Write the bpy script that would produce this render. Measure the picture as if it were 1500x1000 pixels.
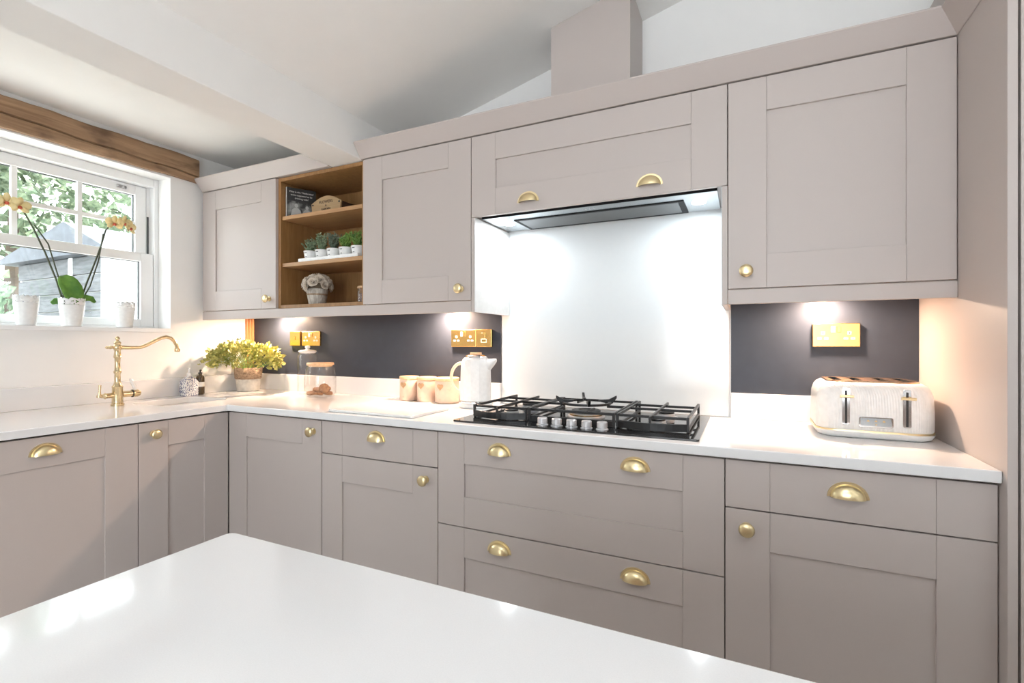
import bpy, bmesh, math, random
from mathutils import Vector, Matrix
random.seed(7)
PI = math.pi
for o in list(bpy.data.objects): bpy.data.objects.remove(o)
S = bpy.context.scene
C = bpy.context.collection

# ---------------------------------------------------------------- camera, light, exposure
CAM = (2.8742, -2.1511, 1.2045)
cd = bpy.data.cameras.new('camera'); cam = bpy.data.objects.new('camera', cd); C.objects.link(cam)
cam.location = CAM; cam.rotation_euler = (PI/2, 0, math.radians(25.563))
cd.sensor_width = 36; cd.lens = 36*715/1500; cd.clip_start = .02
S.camera = cam
S.view_settings.view_transform = 'Standard'; S.view_settings.look = 'None'
S.view_settings.gamma = 1; S.view_settings.use_curve_mapping = False
S.view_settings.exposure = 0.06
W = bpy.data.worlds.new('overcast'); S.world = W; W.use_nodes = True
bg = W.node_tree.nodes['Background']
bg.inputs[0].default_value = (.90, .955, 1.0, 1); bg.inputs[1].default_value = 7.0
sl = bpy.data.lights.new('sun', 'SUN'); sl.energy = 13; sl.angle = math.radians(3); sl.color = (1, .95, .88)
so = bpy.data.objects.new('sun', sl); so.rotation_euler = Vector((-.16, -.25, -.95)).to_track_quat('-Z', 'Y').to_euler(); C.objects.link(so)

def area(name, loc, size, power, col, rot=(0, 0, 0), shape='DISK', sy=None, spread=PI):
    l = bpy.data.lights.new(name, 'AREA'); l.shape = shape; l.size = size
    if sy: l.size_y = sy
    l.energy = power; l.color = col; l.spread = spread
    o = bpy.data.objects.new(name, l); o.location = loc; o.rotation_euler = rot; C.objects.link(o); return o
WARM = (1.0, .71, .51)

# ---------------------------------------------------------------- materials
def mat(name, col, rough=.5, metal=0, spec=.5, **k):
    m = bpy.data.materials.new(name); m.use_nodes = True
    nt = m.node_tree; b = nt.nodes['Principled BSDF']
    b.inputs['Base Color'].default_value = (*col, 1); b.inputs['Roughness'].default_value = rough
    b.inputs['Metallic'].default_value = metal; b.inputs['Specular IOR Level'].default_value = spec
    sc = k.get('scale', 60); var = k.get('var', .04)
    tc = nt.nodes.new('ShaderNodeTexCoord'); mp = nt.nodes.new('ShaderNodeMapping')
    mp.inputs['Scale'].default_value = k.get('stretch', (1, 1, 1))
    nz = nt.nodes.new('ShaderNodeTexNoise'); nz.inputs['Scale'].default_value = sc; nz.inputs['Detail'].default_value = k.get('detail', 3)
    nt.links.new(tc.outputs['Object'], mp.inputs[0]); nt.links.new(mp.outputs[0], nz.inputs[0])
    r = nt.nodes.new('ShaderNodeValToRGB'); c2 = k.get('col2')
    lo = tuple(c*(1-var) for c in col) if not c2 else c2
    hi = tuple(min(1, c*(1+var)) for c in col) if not c2 else col
    r.color_ramp.elements[0].color = (*lo, 1); r.color_ramp.elements[1].color = (*hi, 1)
    r.color_ramp.elements[0].position = k.get('p0', .3); r.color_ramp.elements[1].position = k.get('p1', .7)
    nt.links.new(nz.outputs[0], r.inputs[0]); nt.links.new(r.outputs[0], b.inputs['Base Color'])
    if k.get('bump'):
        bp = nt.nodes.new('ShaderNodeBump'); bp.inputs['Strength'].default_value = k['bump']; bp.inputs['Distance'].default_value = k.get('bdist', .002)
        nt.links.new(nz.outputs[0], bp.inputs['Height']); nt.links.new(bp.outputs[0], b.inputs['Normal'])
    if k.get('sss'): b.inputs['Subsurface Weight'].default_value = k['sss']
    return m
def emis(name, col, st):
    m = bpy.data.materials.new(name); m.use_nodes = True; b = m.node_tree.nodes['Principled BSDF']
    b.inputs['Base Color'].default_value = (*col, 1); b.inputs['Emission Color'].default_value = (*col, 1); b.inputs['Emission Strength'].default_value = st
    return m
def thin_glass(name, tint=(1, 1, 1), refl=1.0):
    m = bpy.data.materials.new(name); m.use_nodes = True; nt = m.node_tree; nt.nodes.clear()
    o = nt.nodes.new('ShaderNodeOutputMaterial'); mx = nt.nodes.new('ShaderNodeMixShader')
    t = nt.nodes.new('ShaderNodeBsdfTransparent'); t.inputs[0].default_value = (*tint, 1)
    g = nt.nodes.new('ShaderNodeBsdfGlossy'); g.inputs['Roughness'].default_value = .03
    f = nt.nodes.new('ShaderNodeLayerWeight'); f.inputs[0].default_value = .5; pw = nt.nodes.new('ShaderNodeMath'); pw.operation = 'POWER'; pw.inputs[1].default_value = 4.5
    ma = nt.nodes.new('ShaderNodeMath'); ma.operation = 'MULTIPLY_ADD'; ma.inputs[1].default_value = .75; ma.inputs[2].default_value = .035
    nt.links.new(f.outputs['Facing'], pw.inputs[0]); nt.links.new(pw.outputs[0], ma.inputs[0]); nt.links.new(ma.outputs[0], mx.inputs[0]); nt.links.new(t.outputs[0], mx.inputs[1]); nt.links.new(g.outputs[0], mx.inputs[2]); nt.links.new(mx.outputs[0], o.inputs[0])
    return m
M = {}
M['paint'] = mat('greige_paint', (.51, .452, .425), .42, var=.02, scale=900, bump=.04)
M['gapdark'] = mat('carcass_dark', (.12, .10, .09), .7)
M['white'] = mat('white_wall', (.86, .85, .835), .75, var=.01, scale=8)
M['ceil'] = mat('ceiling_white', (.88, .865, .84), .8, var=.01, scale=8)
M['upvc'] = mat('window_white', (.87, .87, .87), .3, var=.005)
M['quartz'] = mat('white_quartz', (.80, .80, .805), .08, var=.02, scale=700, detail=2)
M['navy'] = mat('navy_glass', (.036, .043, .059), .4, spec=.3, var=.05, scale=20)
M['wglass'] = mat('white_glass', (.70, .73, .74), .10, var=.005)
M['brass'] = mat('satin_brass', (.84, .70, .42), .30, 1, var=.03, scale=300)
M['pbrass'] = mat('polished_brass', (.74, .46, .16), .24, 1, var=.03, scale=20)
M['tapb'] = mat('aged_brass', (.72, .58, .36), .2, 1, var=.08, scale=60)
M['chrome'] = mat('chrome', (.85, .85, .86), .1, 1)
M['steel'] = mat('brushed_steel', (.36, .38, .39), .25, 1, var=.05, scale=80, stretch=(1, 30, 1))
M['dsteel'] = mat('dark_steel', (.10, .105, .11), .35, .5, var=.05)
M['black'] = mat('black_enamel', (.008, .008, .009), .6, spec=.2)
M['iron'] = mat('cast_iron', (.014, .014, .015), .36, spec=.5, var=.2, scale=400, bump=.1)
M['bglass'] = mat('black_glass', (.012, .012, .013), .04, spec=.6)
M['silver'] = mat('silver_plastic', (.62, .62, .64), .28, .5)
M['whitep'] = mat('white_plastic', (.85, .84, .82), .3)
M['ceram'] = mat('white_ceramic', (.84, .84, .83), .2)
M['cream'] = mat('cream_enamel', (.84, .84, .83), .3)
M['lidw'] = mat('pale_wood', (.72, .47, .27), .5, var=.15, scale=20, stretch=(1, 8, 1))
M['biscuit'] = mat('biscuit', (.42, .22, .10), .8, col2=(.24, .11, .05), scale=90, bump=.5)
M['stonew'] = mat('stoneware', (.66, .50, .40), .5, var=.05)
M['heart'] = mat('heart_wood', (.45, .28, .15), .6, var=.1)
M['wicker'] = mat('wicker', (.50, .36, .25), .8, col2=(.20, .13, .08), scale=70, stretch=(1, 1, 2), bump=.8, bdist=.004)
M['wwicker'] = mat('whitewashed_wicker', (.60, .56, .50), .8, col2=(.33, .28, .23), scale=60, stretch=(2, 2, .4), bump=.8, bdist=.004)
M['cement'] = mat('cement', (.66, .63, .58), .8, var=.12, scale=60)
M['soil'] = mat('soil', (.05, .035, .025), .9)
M['thin'] = thin_glass('clear_glass')
M['pane'] = thin_glass('window_glass', (.97, .99, .98))
M['emw'] = emis('warm_lamp', (1, .80, .58), 18)
M['emc'] = emis('cool_lamp', (.92, .97, 1), 22)
M['ink'] = mat('black_ink', (.02, .02, .02), .6)
M['paper'] = mat('paper', (.82, .81, .78), .7)
M['pine'] = mat('varnished_pine', (.62, .27, .10), .35, col2=(.40, .15, .05), scale=12, stretch=(1, 1, .15))
M['rose'] = mat('dried_rose', (.80, .72, .63), .8, col2=(.64, .55, .45), scale=90)
M['floor'] = mat('floor_boards', (.52, .50, .47), .45, var=.15, scale=6, stretch=(1, 8, 1))

def wood(name, c1, c2, axis, sc=14, rough=.55, bump=.15, dark=None):
    m = bpy.data.materials.new(name); m.use_nodes = True; nt = m.node_tree; b = nt.nodes['Principled BSDF']; b.inputs['Roughness'].default_value = rough
    tc = nt.nodes.new('ShaderNodeTexCoord'); mp = nt.nodes.new('ShaderNodeMapping')
    s = [1, 1, 1]; s[axis] = .10; mp.inputs['Scale'].default_value = s
    n = nt.nodes.new('ShaderNodeTexNoise'); n.inputs['Scale'].default_value = sc*3; n.inputs['Detail'].default_value = 6; n.inputs['Distortion'].default_value = 1.2
    r = nt.nodes.new('ShaderNodeValToRGB'); r.color_ramp.elements[0].position = .32; r.color_ramp.elements[1].position = .68
    r.color_ramp.elements[0].color = (*c2, 1); r.color_ramp.elements[1].color = (*c1, 1)
    nt.links.new(tc.outputs['Object'], mp.inputs[0]); nt.links.new(mp.outputs[0], n.inputs[0]); nt.links.new(n.outputs[0], r.inputs[0])
    out = r.outputs[0]
    if dark:
        n2 = nt.nodes.new('ShaderNodeTexNoise'); n2.inputs['Scale'].default_value = 5; n2.inputs['Detail'].default_value = 4
        mp2 = nt.nodes.new('ShaderNodeMapping'); s2 = [1, 1, 1.6]; s2[axis] = .8; mp2.inputs['Scale'].default_value = s2
        nt.links.new(tc.outputs['Object'], mp2.inputs[0]); nt.links.new(mp2.outputs[0], n2.inputs[0])
        r2 = nt.nodes.new('ShaderNodeValToRGB'); r2.color_ramp.elements[0].position = .56; r2.color_ramp.elements[1].position = .68
        r2.color_ramp.elements[0].color = (0, 0, 0, 1); r2.color_ramp.elements[1].color = (1, 1, 1, 1)
        nt.links.new(n2.outputs[0], r2.inputs[0])
        mx = nt.nodes.new('ShaderNodeMixRGB'); nt.links.new(r2.outputs[0], mx.inputs[0]); nt.links.new(out, mx.inputs[1]); mx.inputs[2].default_value = (*dark, 1); out = mx.outputs[0]
    nt.links.new(out, b.inputs['Base Color'])
    bp = nt.nodes.new('ShaderNodeBump'); bp.inputs['Strength'].default_value = bump; bp.inputs['Distance'].default_value = .004
    nt.links.new(n.outputs[0], bp.inputs['Height']); nt.links.new(bp.outputs[0], b.inputs['Normal'])
    return m
M['timber'] = wood('old_timber', (.42, .27, .16), (.24, .14, .075), 1, 9, .75, .6, dark=(.14, .08, .045))
M['oak'] = wood('oak_veneer', (.35, .185, .07), (.26, .13, .045), 2, 16, .45, .05)
M['oakx'] = wood('oak_edge', (.50, .29, .135), (.40, .22, .10), 0, 16, .45, .05)
M['plaque'] = wood('plaque_wood', (.42, .29, .15), (.34, .22, .11), 0, 12, .6, .05)
M['dwood'] = wood('dark_wood', (.09, .045, .03), (.05, .025, .018), 0, 12, .6, .05)
def leafmat(name, a, b_, tr=.3):
    m = mat(name, a, .55, col2=b_, scale=25, p0=.35, p1=.65)
    return m
M['leafy'] = leafmat('yellow_green_leaf', (.70, .64, .22), (.26, .30, .07))
M['leafg'] = leafmat('herb_green', (.26, .42, .09), (.09, .19, .05))
M['leafs'] = leafmat('sage_green', (.32, .40, .25), (.14, .21, .12))
M['leafd'] = leafmat('dark_herb', (.19, .23, .17), (.08, .12, .08))
M['orl'] = leafmat('orchid_leaf', (.16, .34, .05), (.07, .20, .03))
M['stem'] = mat('orchid_stem', (.06, .07, .04), .6)
M['petal'] = mat('orchid_petal', (.94, .78, .40), .5, var=.06, scale=30)
M['petalc'] = mat('orchid_centre', (.55, .10, .05), .5)
M['tree'] = leafmat('garden_foliage', (.15, .23, .13), (.05, .10, .055))
M['tree2'] = leafmat('garden_foliage_pale', (.22, .27, .17), (.09, .14, .08))
M['bark'] = mat('bark', (.12, .09, .07), .9)
M['fence'] = mat('grey_boards', (.13, .135, .145), .8, var=.3, scale=5, stretch=(1, 1, 8))
M['slate'] = mat('slate_roof', (.09, .10, .12), .6, var=.2, scale=12)
M['bounce_ground'] = mat('bounce_paving', (.76, .75, .72), .8, var=.1, scale=6)  # unseen ground made pale to bounce daylight up onto the ceiling
def flute(name, col, freq):
    m = mat(name, col, .3); nt = m.node_tree; b = nt.nodes['Principled BSDF']
    tc = nt.nodes.new('ShaderNodeTexCoord'); sx = nt.nodes.new('ShaderNodeSeparateXYZ'); ad = nt.nodes.new('ShaderNodeMath'); mu = nt.nodes.new('ShaderNodeMath'); si = nt.nodes.new('ShaderNodeMath')
    nt.links.new(tc.outputs['Object'], sx.inputs[0]); nt.links.new(sx.outputs[0], ad.inputs[0]); nt.links.new(sx.outputs[1], ad.inputs[1])
    mu.operation = 'MULTIPLY'; mu.inputs[1].default_value = freq; nt.links.new(ad.outputs[0], mu.inputs[0]); si.operation = 'SINE'; nt.links.new(mu.outputs[0], si.inputs[0])
    bp = nt.nodes.new('ShaderNodeBump'); bp.inputs['Strength'].default_value = .35; bp.inputs['Distance'].default_value = .001
    nt.links.new(si.outputs[0], bp.inputs['Height']); nt.links.new(bp.outputs[0], b.inputs['Normal']); return m
M['flute'] = flute('fluted_white', (.84, .835, .82), 900)
def lace(name):
    m = mat(name, (.84, .84, .83), .35); nt = m.node_tree; b = nt.nodes['Principled BSDF']
    tc = nt.nodes.new('ShaderNodeTexCoord'); v = nt.nodes.new('ShaderNodeTexVoronoi'); v.inputs['Scale'].default_value = 105
    nt.links.new(tc.outputs['Object'], v.inputs[0]); g = nt.nodes.new('ShaderNodeMath'); g.operation = 'GREATER_THAN'; g.inputs[1].default_value = .36
    nt.links.new(v.outputs[0], g.inputs[0]); nt.links.new(g.outputs[0], b.inputs['Alpha']); return m
M['lace'] = lace('lace_ceramic')
def delft(name):
    m = mat(name, (.83, .83, .83), .25, col2=(.10, .12, .25), scale=190, p0=.42, p1=.5, detail=1); return m
M['delft'] = delft('blue_patterned_ceramic')
M['photo'] = mat('monochrome_picture', (.30, .31, .30), .5, col2=(.03, .03, .03), scale=18, p0=.4, p1=.6)
M['berry'] = mat('potpourri', (.36, .26, .22), .8, col2=(.10, .05, .05), scale=140)
M['ashw'] = mat('ash_cloth', (.45, .45, .47), .8)

# ---------------------------------------------------------------- geometry helpers
class MB:
    def __init__(s): s.bm = bmesh.new()
    def mesh(s, vs, fs):
        v = [s.bm.verts.new(p) for p in vs]
        for f in fs:
            try: s.bm.faces.new([v[i] for i in f])
            except ValueError: pass
        return s
    def box(s, x0, x1, y0, y1, z0, z1):
        return s.mesh([(x, y, z) for x in (x0, x1) for y in (y0, y1) for z in (z0, z1)],
                      [(0, 1, 3, 2), (4, 6, 7, 5), (0, 4, 5, 1), (2, 3, 7, 6), (0, 2, 6, 4), (1, 5, 7, 3)])
    def prism(s, pts, a, b, axis=2):
        n = len(pts)
        def P(p, h):
            if axis == 2: return (p[0], p[1], h)
            if axis == 1: return (p[0], h, p[1])
            return (h, p[0], p[1])
        return s.mesh([P(p, a) for p in pts]+[P(p, b) for p in pts],
                      [tuple(range(n))[::-1], tuple(range(n, 2*n))]+[(i, (i+1) % n, n+(i+1) % n, n+i) for i in range(n)])
    def rings(s, rs, cap=True, closed=False):
        n = len(rs[0]); vs = [p for r in rs for p in r]; fs = []
        for k in range(len(rs)-1):
            for i in range(n): fs.append((k*n+i, k*n+(i+1) % n, (k+1)*n+(i+1) % n, (k+1)*n+i))
        if cap: fs.append(tuple(range(n))[::-1]); fs.append(tuple(range((len(rs)-1)*n, len(rs)*n)))
        return s.mesh(vs, fs)
    def lathe(s, prof, c=(0, 0, 0), seg=28, axis='z', cap=True):
        rs = []
        for r, h in prof:
            ring = []
            for i in range(seg):
                a = 2*PI*i/seg; p = (r*math.cos(a), r*math.sin(a), h)
                if axis == 'y': p = (p[0], -p[2], p[1])
                if axis == 'x': p = (p[2], p[0], p[1])
                ring.append((c[0]+p[0], c[1]+p[1], c[2]+p[2]))
            rs.append(ring)
        return s.rings(rs, cap)
    def tube(s, pts, r, seg=10, cap=True):
        pts = [Vector(p) for p in pts]; n = len(pts); rs = []
        up = Vector((0, 0, 1)); prev = None
        for i, p in enumerate(pts):
            t = (pts[min(i+1, n-1)]-pts[max(i-1, 0)]).normalized()
            if prev is None:
                a = t.cross(up)
                if a.length < .01: a = t.cross(Vector((1, 0, 0)))
            else: a = prev-t*prev.dot(t)
            a.normalize(); prev = a; b = t.cross(a); rr = r[i] if isinstance(r, (list, tuple)) else r
            rs.append([tuple(p+a*rr*math.cos(2*PI*k/seg)+b*rr*math.sin(2*PI*k/seg)) for k in range(seg)])
        return s.rings(rs, cap)
    def ball(s, c, r, u=12, v=8):
        if not isinstance(r, (tuple, list)): r = (r, r, r)
        return s.rings([[(c[0]+r[0]*math.sin(PI*k/v)*math.cos(2*PI*i/u), c[1]+r[1]*math.sin(PI*k/v)*math.sin(2*PI*i/u), c[2]-r[2]*math.cos(PI*k/v)) for i in range(u)]
                        for k in range(v+1) if 0 < k < v] , True)
    def bar(s, p, q, w, h):   # rectangular bar between two points, h vertical
        p, q = Vector(p), Vector(q); t = (q-p).normalized(); a = t.cross(Vector((0, 0, 1)))
        if a.length < .01: a = Vector((1, 0, 0))
        a.normalize(); b = a.cross(t)
        R = [[tuple(c+a*w/2*i+b*h/2*j) for i, j in ((-1, -1), (1, -1), (1, 1), (-1, 1))] for c in (p, q)]
        return s.rings(R)
    def leaf(s, p, d, L, w, up=None):   # folded leaf
        p = Vector(p); d = Vector(d).normalized(); a = d.cross(Vector(up) if up else Vector((random.uniform(-1, 1), random.uniform(-1, 1), random.uniform(-1, 1))))
        if a.length < .01: a = Vector((1, 0, 0))
        a.normalize(); n = a.cross(d)
        m = p+d*L*.5; e = p+d*L
        v = [p, m+a*w/2+n*w*.15, e-n*w*.1, m-a*w/2+n*w*.15, m-n*w*.02]
        return s.mesh([tuple(x) for x in v], [(0, 1, 4), (1, 2, 4), (4, 2, 3), (0, 4, 3)])
    def build(s, name, m, parent=None, bev=0, seg=2, smooth=None, local=False):
        bmesh.ops.recalc_face_normals(s.bm, faces=s.bm.faces)
        if parent is not None and not local:
            w = Vector((0, 0, 0)); q = parent
            while q: w += q.location; q = q.parent
            bmesh.ops.translate(s.bm, verts=s.bm.verts, vec=-w)
        me = bpy.data.meshes.new(name); s.bm.to_mesh(me); s.bm.free()
        if smooth is not None:
            for p in me.polygons: p.use_smooth = True
            me.set_sharp_from_angle(angle=math.radians(smooth))
        me.materials.append(m if not isinstance(m, str) else M[m])
        o = bpy.data.objects.new(name, me); C.objects.link(o); o.parent = parent
        if bev:
            md = o.modifiers.new('bevel', 'BEVEL'); md.width = bev; md.segments = seg; md.limit_method = 'ANGLE'; md.angle_limit = math.radians(40)
            md.harden_normals = False
        return o
def tag(o, label, cat, group=None, kind=None):
    if label: o['label'] = label
    if cat: o['category'] = cat
    if group: o['group'] = group
    if kind: o['kind'] = kind
    return o
def thing(name, label, cat, loc=(0, 0, 0), group=None, rz=0):
    o = bpy.data.objects.new(name, None); C.objects.link(o); o.location = loc; o.rotation_euler = (0, 0, rz); o.empty_display_size = .05
    return tag(o, label, cat, group)
def struct(o): o['kind'] = 'structure'; return o
def inst(name, src, parent, loc, rot=(0, 0, 0)):
    o = src.copy(); o.name = name; C.objects.link(o); o.parent = parent
    w = Vector((0, 0, 0)); q = parent
    while q: w += q.location; q = q.parent
    o.location = Vector(loc)-w; o.rotation_euler = rot; return o
def copy_tree(o, parent=None):
    c = o.copy(); C.objects.link(c); c.parent = parent
    for ch in [x for x in bpy.data.objects if x.parent == o]: copy_tree(ch, c)
    return c
def cut(obj, mb):
    bmesh.ops.recalc_face_normals(mb.bm, faces=mb.bm.faces)
    me = bpy.data.meshes.new('cutter'); mb.bm.to_mesh(me); mb.bm.free(); k = bpy.data.objects.new('cutter', me); C.objects.link(k)
    if obj.parent: 
        k.parent = obj.parent
    md = obj.modifiers.new('b', 'BOOLEAN'); md.object = k; md.operation = 'DIFFERENCE'; md.solver = 'EXACT'
    bpy.context.view_layer.update(); dg = bpy.context.evaluated_depsgraph_get(); bevs = [(m.width, m.segments) for m in obj.modifiers if m.type == 'BEVEL']
    for m_ in list(obj.modifiers):
        if m_.type == 'BEVEL': obj.modifiers.remove(m_)
    bpy.context.view_layer.update(); dg = bpy.context.evaluated_depsgraph_get()
    nm = bpy.data.meshes.new_from_object(obj.evaluated_get(dg)); obj.modifiers.clear(); obj.data = nm
    bpy.data.objects.remove(k)
    for w, sg in bevs:
        b = obj.modifiers.new('bevel', 'BEVEL'); b.width = w; b.segments = sg; b.limit_method = 'ANGLE'; b.angle_limit = math.radians(40)
def rrect(hx, hy, r, n=6, cx=0, cy=0):
    P = []
    for sx, sy, a0 in ((1, 1, 0), (-1, 1, PI/2), (-1, -1, PI), (1, -1, 3*PI/2)):
        for i in range(n+1):
            a = a0+PI/2*i/n; P.append((cx+sx*(hx-r)+r*math.cos(a), cy+sy*(hy-r)+r*math.sin(a)))
    return P
def text(name, body, size, m, parent, loc, rot, ext=.0006, align='CENTER'):
    f = bpy.data.curves.new(name, 'FONT'); f.body = body; f.size = size; f.extrude = ext; f.align_x = align; f.align_y = 'CENTER'
    f.materials.append(M[m]); t = bpy.data.objects.new(name, f); dg = None; C.objects.link(t)
    bpy.context.view_layer.update(); me = bpy.data.meshes.new_from_object(t.evaluated_get(bpy.context.evaluated_depsgraph_get()))
    bpy.data.objects.remove(t); o = bpy.data.objects.new(name, me); C.objects.link(o); o.parent = parent; o.location = loc; o.rotation_euler = rot
    return o

# ================================================================ STRUCTURE
XW = -.026                                                # left wall plane
WY0, WY1, WZ0, WZ1 = -1.69, -.513, 1.277, 2.118           # window opening
b = MB()
b.box(-.30, XW, -4.6, WY0, 0, 2.6).box(-.30, XW, WY1, .15, 0, 2.6).box(-.30, XW, WY0, WY1, 0, WZ0-.022).box(-.30, XW, WY0, WY1, WZ1, 2.6)
struct(b.build('wall_left', 'white'))
struct(MB().box(-.026, 4.7, 0.0, .15, 0, 3.4).build('wall_back', 'white'))
struct(MB().box(4.6, 4.75, -4.6, 0, 0, 3.4).build('wall_right', 'white'))
struct(MB().box(-.3, 4.75, -4.7, .15, -.1, 0).build('floor', 'floor'))
struct(MB().box(-.3, 1.9, -4.75, -4.6, 0, 3.4).box(3.8, 4.75, -4.75, -4.6, 0, 3.4).box(1.9, 3.8, -4.75, -4.6, 2.1, 3.4).build('wall_front', 'white'))  # unseen wall, added with a sized opening to cut daylight indoors
struct(MB().box(-.026, 1.0, -4.6, 0, 2.29, 2.40).build('ceiling', 'ceil'))
def vz(x): return 2.275+.25*(x-1.21)
b = MB()
def slab(x0, x1, y0, y1): b.prism([(x0, vz(x0)), (x1, vz(x1)), (x1, vz(x1)+.12), (x0, vz(x0)+.12)], y0, y1, 1)
slab(1.1, 4.6, -2.4, 0); slab(1.1, 4.6, -4.6, -3.4); slab(1.1, 2.45, -3.4, -2.4); slab(3.15, 4.6, -3.4, -2.4)  # gap between slabs: unseen roof opening added to light the island and worktops
struct(b.build('ceiling', 'ceil'))
struct(MB().box(1.0, 1.205, -4.6, -.001, 2.08, 2.30).build('trim_1', 'ceil', bev=.004))
# grooved pine strip in the corner
b = MB().box(XW, XW+.007, -.062, -.001, 1.0, 1.36)
for i in range(3): b.lathe([(.0085, 1.0), (.0085, 1.36)], (XW+.006, -.052+i*.020, 0), 12)
struct(b.build('trim_2', 'pine', smooth=40))
# window
w = bpy.data.objects.new('window_1', None); C.objects.link(w); struct(w)
fx0, fx1 = -.25, -.14
b = MB().box(fx0, fx1, WY0, WY0+.035, WZ0, WZ1).box(fx0, fx1, WY1-.022, WY1, WZ0, WZ1).box(fx0, fx1, WY0+.035, WY1-.022, WZ1-.045, WZ1).box(fx0, fx1, WY0+.035, WY1-.022, WZ0, WZ0+.012)
b.build('window_frame', 'upvc', w, bev=.003)
MB().box(-.20, -.186, -.5495, -.539, 1.70, 1.91).build('sash_track', 'dsteel', w)
MB().box(-.22, -.187, -.5505, WY1-.022, WZ0+.012, WZ1-.045).build('jamb_liner', 'upvc', w)
def sash(name, x0, x1, z0, z1, rt, rb, st, cols, rows, bw=.02, ye=.024):
    y0, y1 = WY0+.037, WY1-ye
    b = MB().box(x0, x1, y0, y0+st, z0, z1).box(x0, x1, y1-st, y1, z0, z1).box(x0, x1, y0+st, y1-st, z1-rt, z1).box(x0, x1, y0+st, y1-st, z0, z0+rb)
    fr = b.build(name, 'upvc', w, bev=.003)
    gy0, gy1, gz0, gz1 = y0+st, y1-st, z0+rb, z1-rt; b = MB(); n = 0
    for i in range(1, cols):
        y = gy1-(gy1-gy0)*i/cols; b.box(x0+.012, x1-.005, y-bw/2, y+bw/2, gz0, gz1); n += 1
    for i in range(1, rows):
        z = gz0+(gz1-gz0)*i/rows; b.box(x0+.012, x1-.006, gy0, gy1, z-bw/2, z+bw/2); n += 1
    if n: b.build('glazing_bars', 'upvc', fr)
    sp = MB(); e = .0035; xm = (x0+x1)/2
    sp.box(xm-.008, xm+.004, gy0, gy0+e, gz0, gz1).box(xm-.008, xm+.004, gy1-e, gy1, gz0, gz1).box(xm-.008, xm+.004, gy0, gy1, gz1-e, gz1)
    sp.build('glazing_seal', 'dsteel', fr)
    MB().box(xm-.004, xm, gy0, gy1, gz0, gz1).build('pane', 'pane', fr)
    return fr
up = sash('sash', -.225, -.185, 1.665, WZ1-.047, .052, .035, .055, 4, 2, ye=.040)
lo = sash('sash', -.183, -.145, WZ0+.012, 1.695, .048, .04, .064, 1, 1)
b = MB().box(-.184, -.176, -.70, -.655, 2.036, 2.052).lathe([(.007, 0), (.007, .012)], (-.178, -.69, 2.044), 12, 'x').lathe([(.007, 0), (.007, .012)], (-.178, -.665, 2.044), 12, 'x')
b.build('sash_catch', 'chrome', w)
struct(MB().box(-.14, XW+.012, WY0, WY1, WZ0-.022, WZ0).build('trim_3', 'upvc', bev=.003))

# timber lintel: gnarled face with a long crack
b = MB(); secs = []
random.seed(3)
N = 40; y0, y1 = -1.95, -.372
for i in range(N+1):
    y = y0+(y1-y0)*i/N; k = i/N
    j = lambda a: a*(math.sin(i*.9)+math.sin(i*.37+1)+random.uniform(-.6, .6))*.4
    zb = 2.122+.006*k+j(.004); zt = 2.262+j(.004); zc = 2.205-.045*k+j(.004); xf = .004+j(.003)
    prof = [(XW+.001, zb), (xf-.006, zb), (xf, zb+.008), (xf+.001, zc-.006), (xf-.010, zc-.001), (xf-.010, zc+.001), (xf+.002, zc+.005), (xf+.003, zt-.01), (xf-.004, zt), (XW+.001, zt)]
    secs.append([(x, y, z) for x, z in prof])
tag(b.rings(secs).build('timber_lintel', 'timber', smooth=35), 'rough old brown timber beam over the window', 'beam')

# ================================================================ HANDLES (prototypes as mesh data)
def cup_obj():
    b = MB(); A, B_ = 18, 8; wx, hz, dp = .0405, .036, .026
    rs = []
    for j in range(B_+1):
        t = PI/2*j/B_
        ring = []
        for i in range(A+1):
            a = PI*i/A; ring.append((wx*math.cos(a)*math.cos(t) if j < B_ else 0, -dp*math.sin(t)**.8, hz*math.sin(a)*math.cos(t) if j < B_ else 0))
        rs.append(ring)
    # quarter ellipsoid: front dome, open underneath
    vs = [p for r in rs for p in r]; n = A+1; fs = []
    for k in range(B_):
        for i in range(A): fs.append((k*n+i, k*n+i+1, (k+1)*n+i+1, (k+1)*n+i))
    b.mesh(vs, fs)
    bmesh.ops.remove_doubles(b.bm, verts=b.bm.verts, dist=1e-5)
    o = b.build('cup_handle', 'brass', smooth=50)
    sm = o.modifiers.new('s', 'SOLIDIFY'); sm.thickness = .0022; sm.offset = -1
    dg = bpy.context.evaluated_depsgraph_get(); me = bpy.data.meshes.new_from_object(o.evaluated_get(dg)); bpy.data.objects.remove(o)
    # flange around the arc
    bm = bmesh.new(); bm.from_mesh(me); q = MB(); q.bm.free(); q.bm = bm
    for i in range(A):
        a0, a1 = PI*i/A, PI*(i+1)/A
        def R(a, k, y): return (k*1.0*math.cos(a)*(wx+(.0065 if k == 1 else 0)) if k == 1 else math.cos(a)*(wx-.002), y, (math.sin(a)*(hz+.0065)) if k == 1 else math.sin(a)*(hz-.002))
        q.mesh([R(a0, 0, -.003), R(a1, 0, -.003), R(a1, 1, -.003), R(a0, 1, -.003), R(a0, 1, 0), R(a1, 1, 0)], [(0, 1, 2, 3), (3, 2, 5, 4)])
    bmesh.ops.remove_doubles(bm, verts=bm.verts, dist=1e-5)
    bm.to_mesh(me); bm.free()
    for p in me.polygons: p.use_smooth = True
    me.set_sharp_from_angle(angle=math.radians(50)); me.materials.clear(); me.materials.append(M['brass'])
    me.name = 'cup_handle'; return me
CUP = cup_obj()
kb = MB().lathe([(.014, 0), (.014, .0025), (.008, .005), (.007, .016), (.012, .020), (.0195, .0225), (.021, .027), (.0195, .031), (.013, .0345), (.004, .0355)], (0, 0, 0), 28, 'y')
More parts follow.
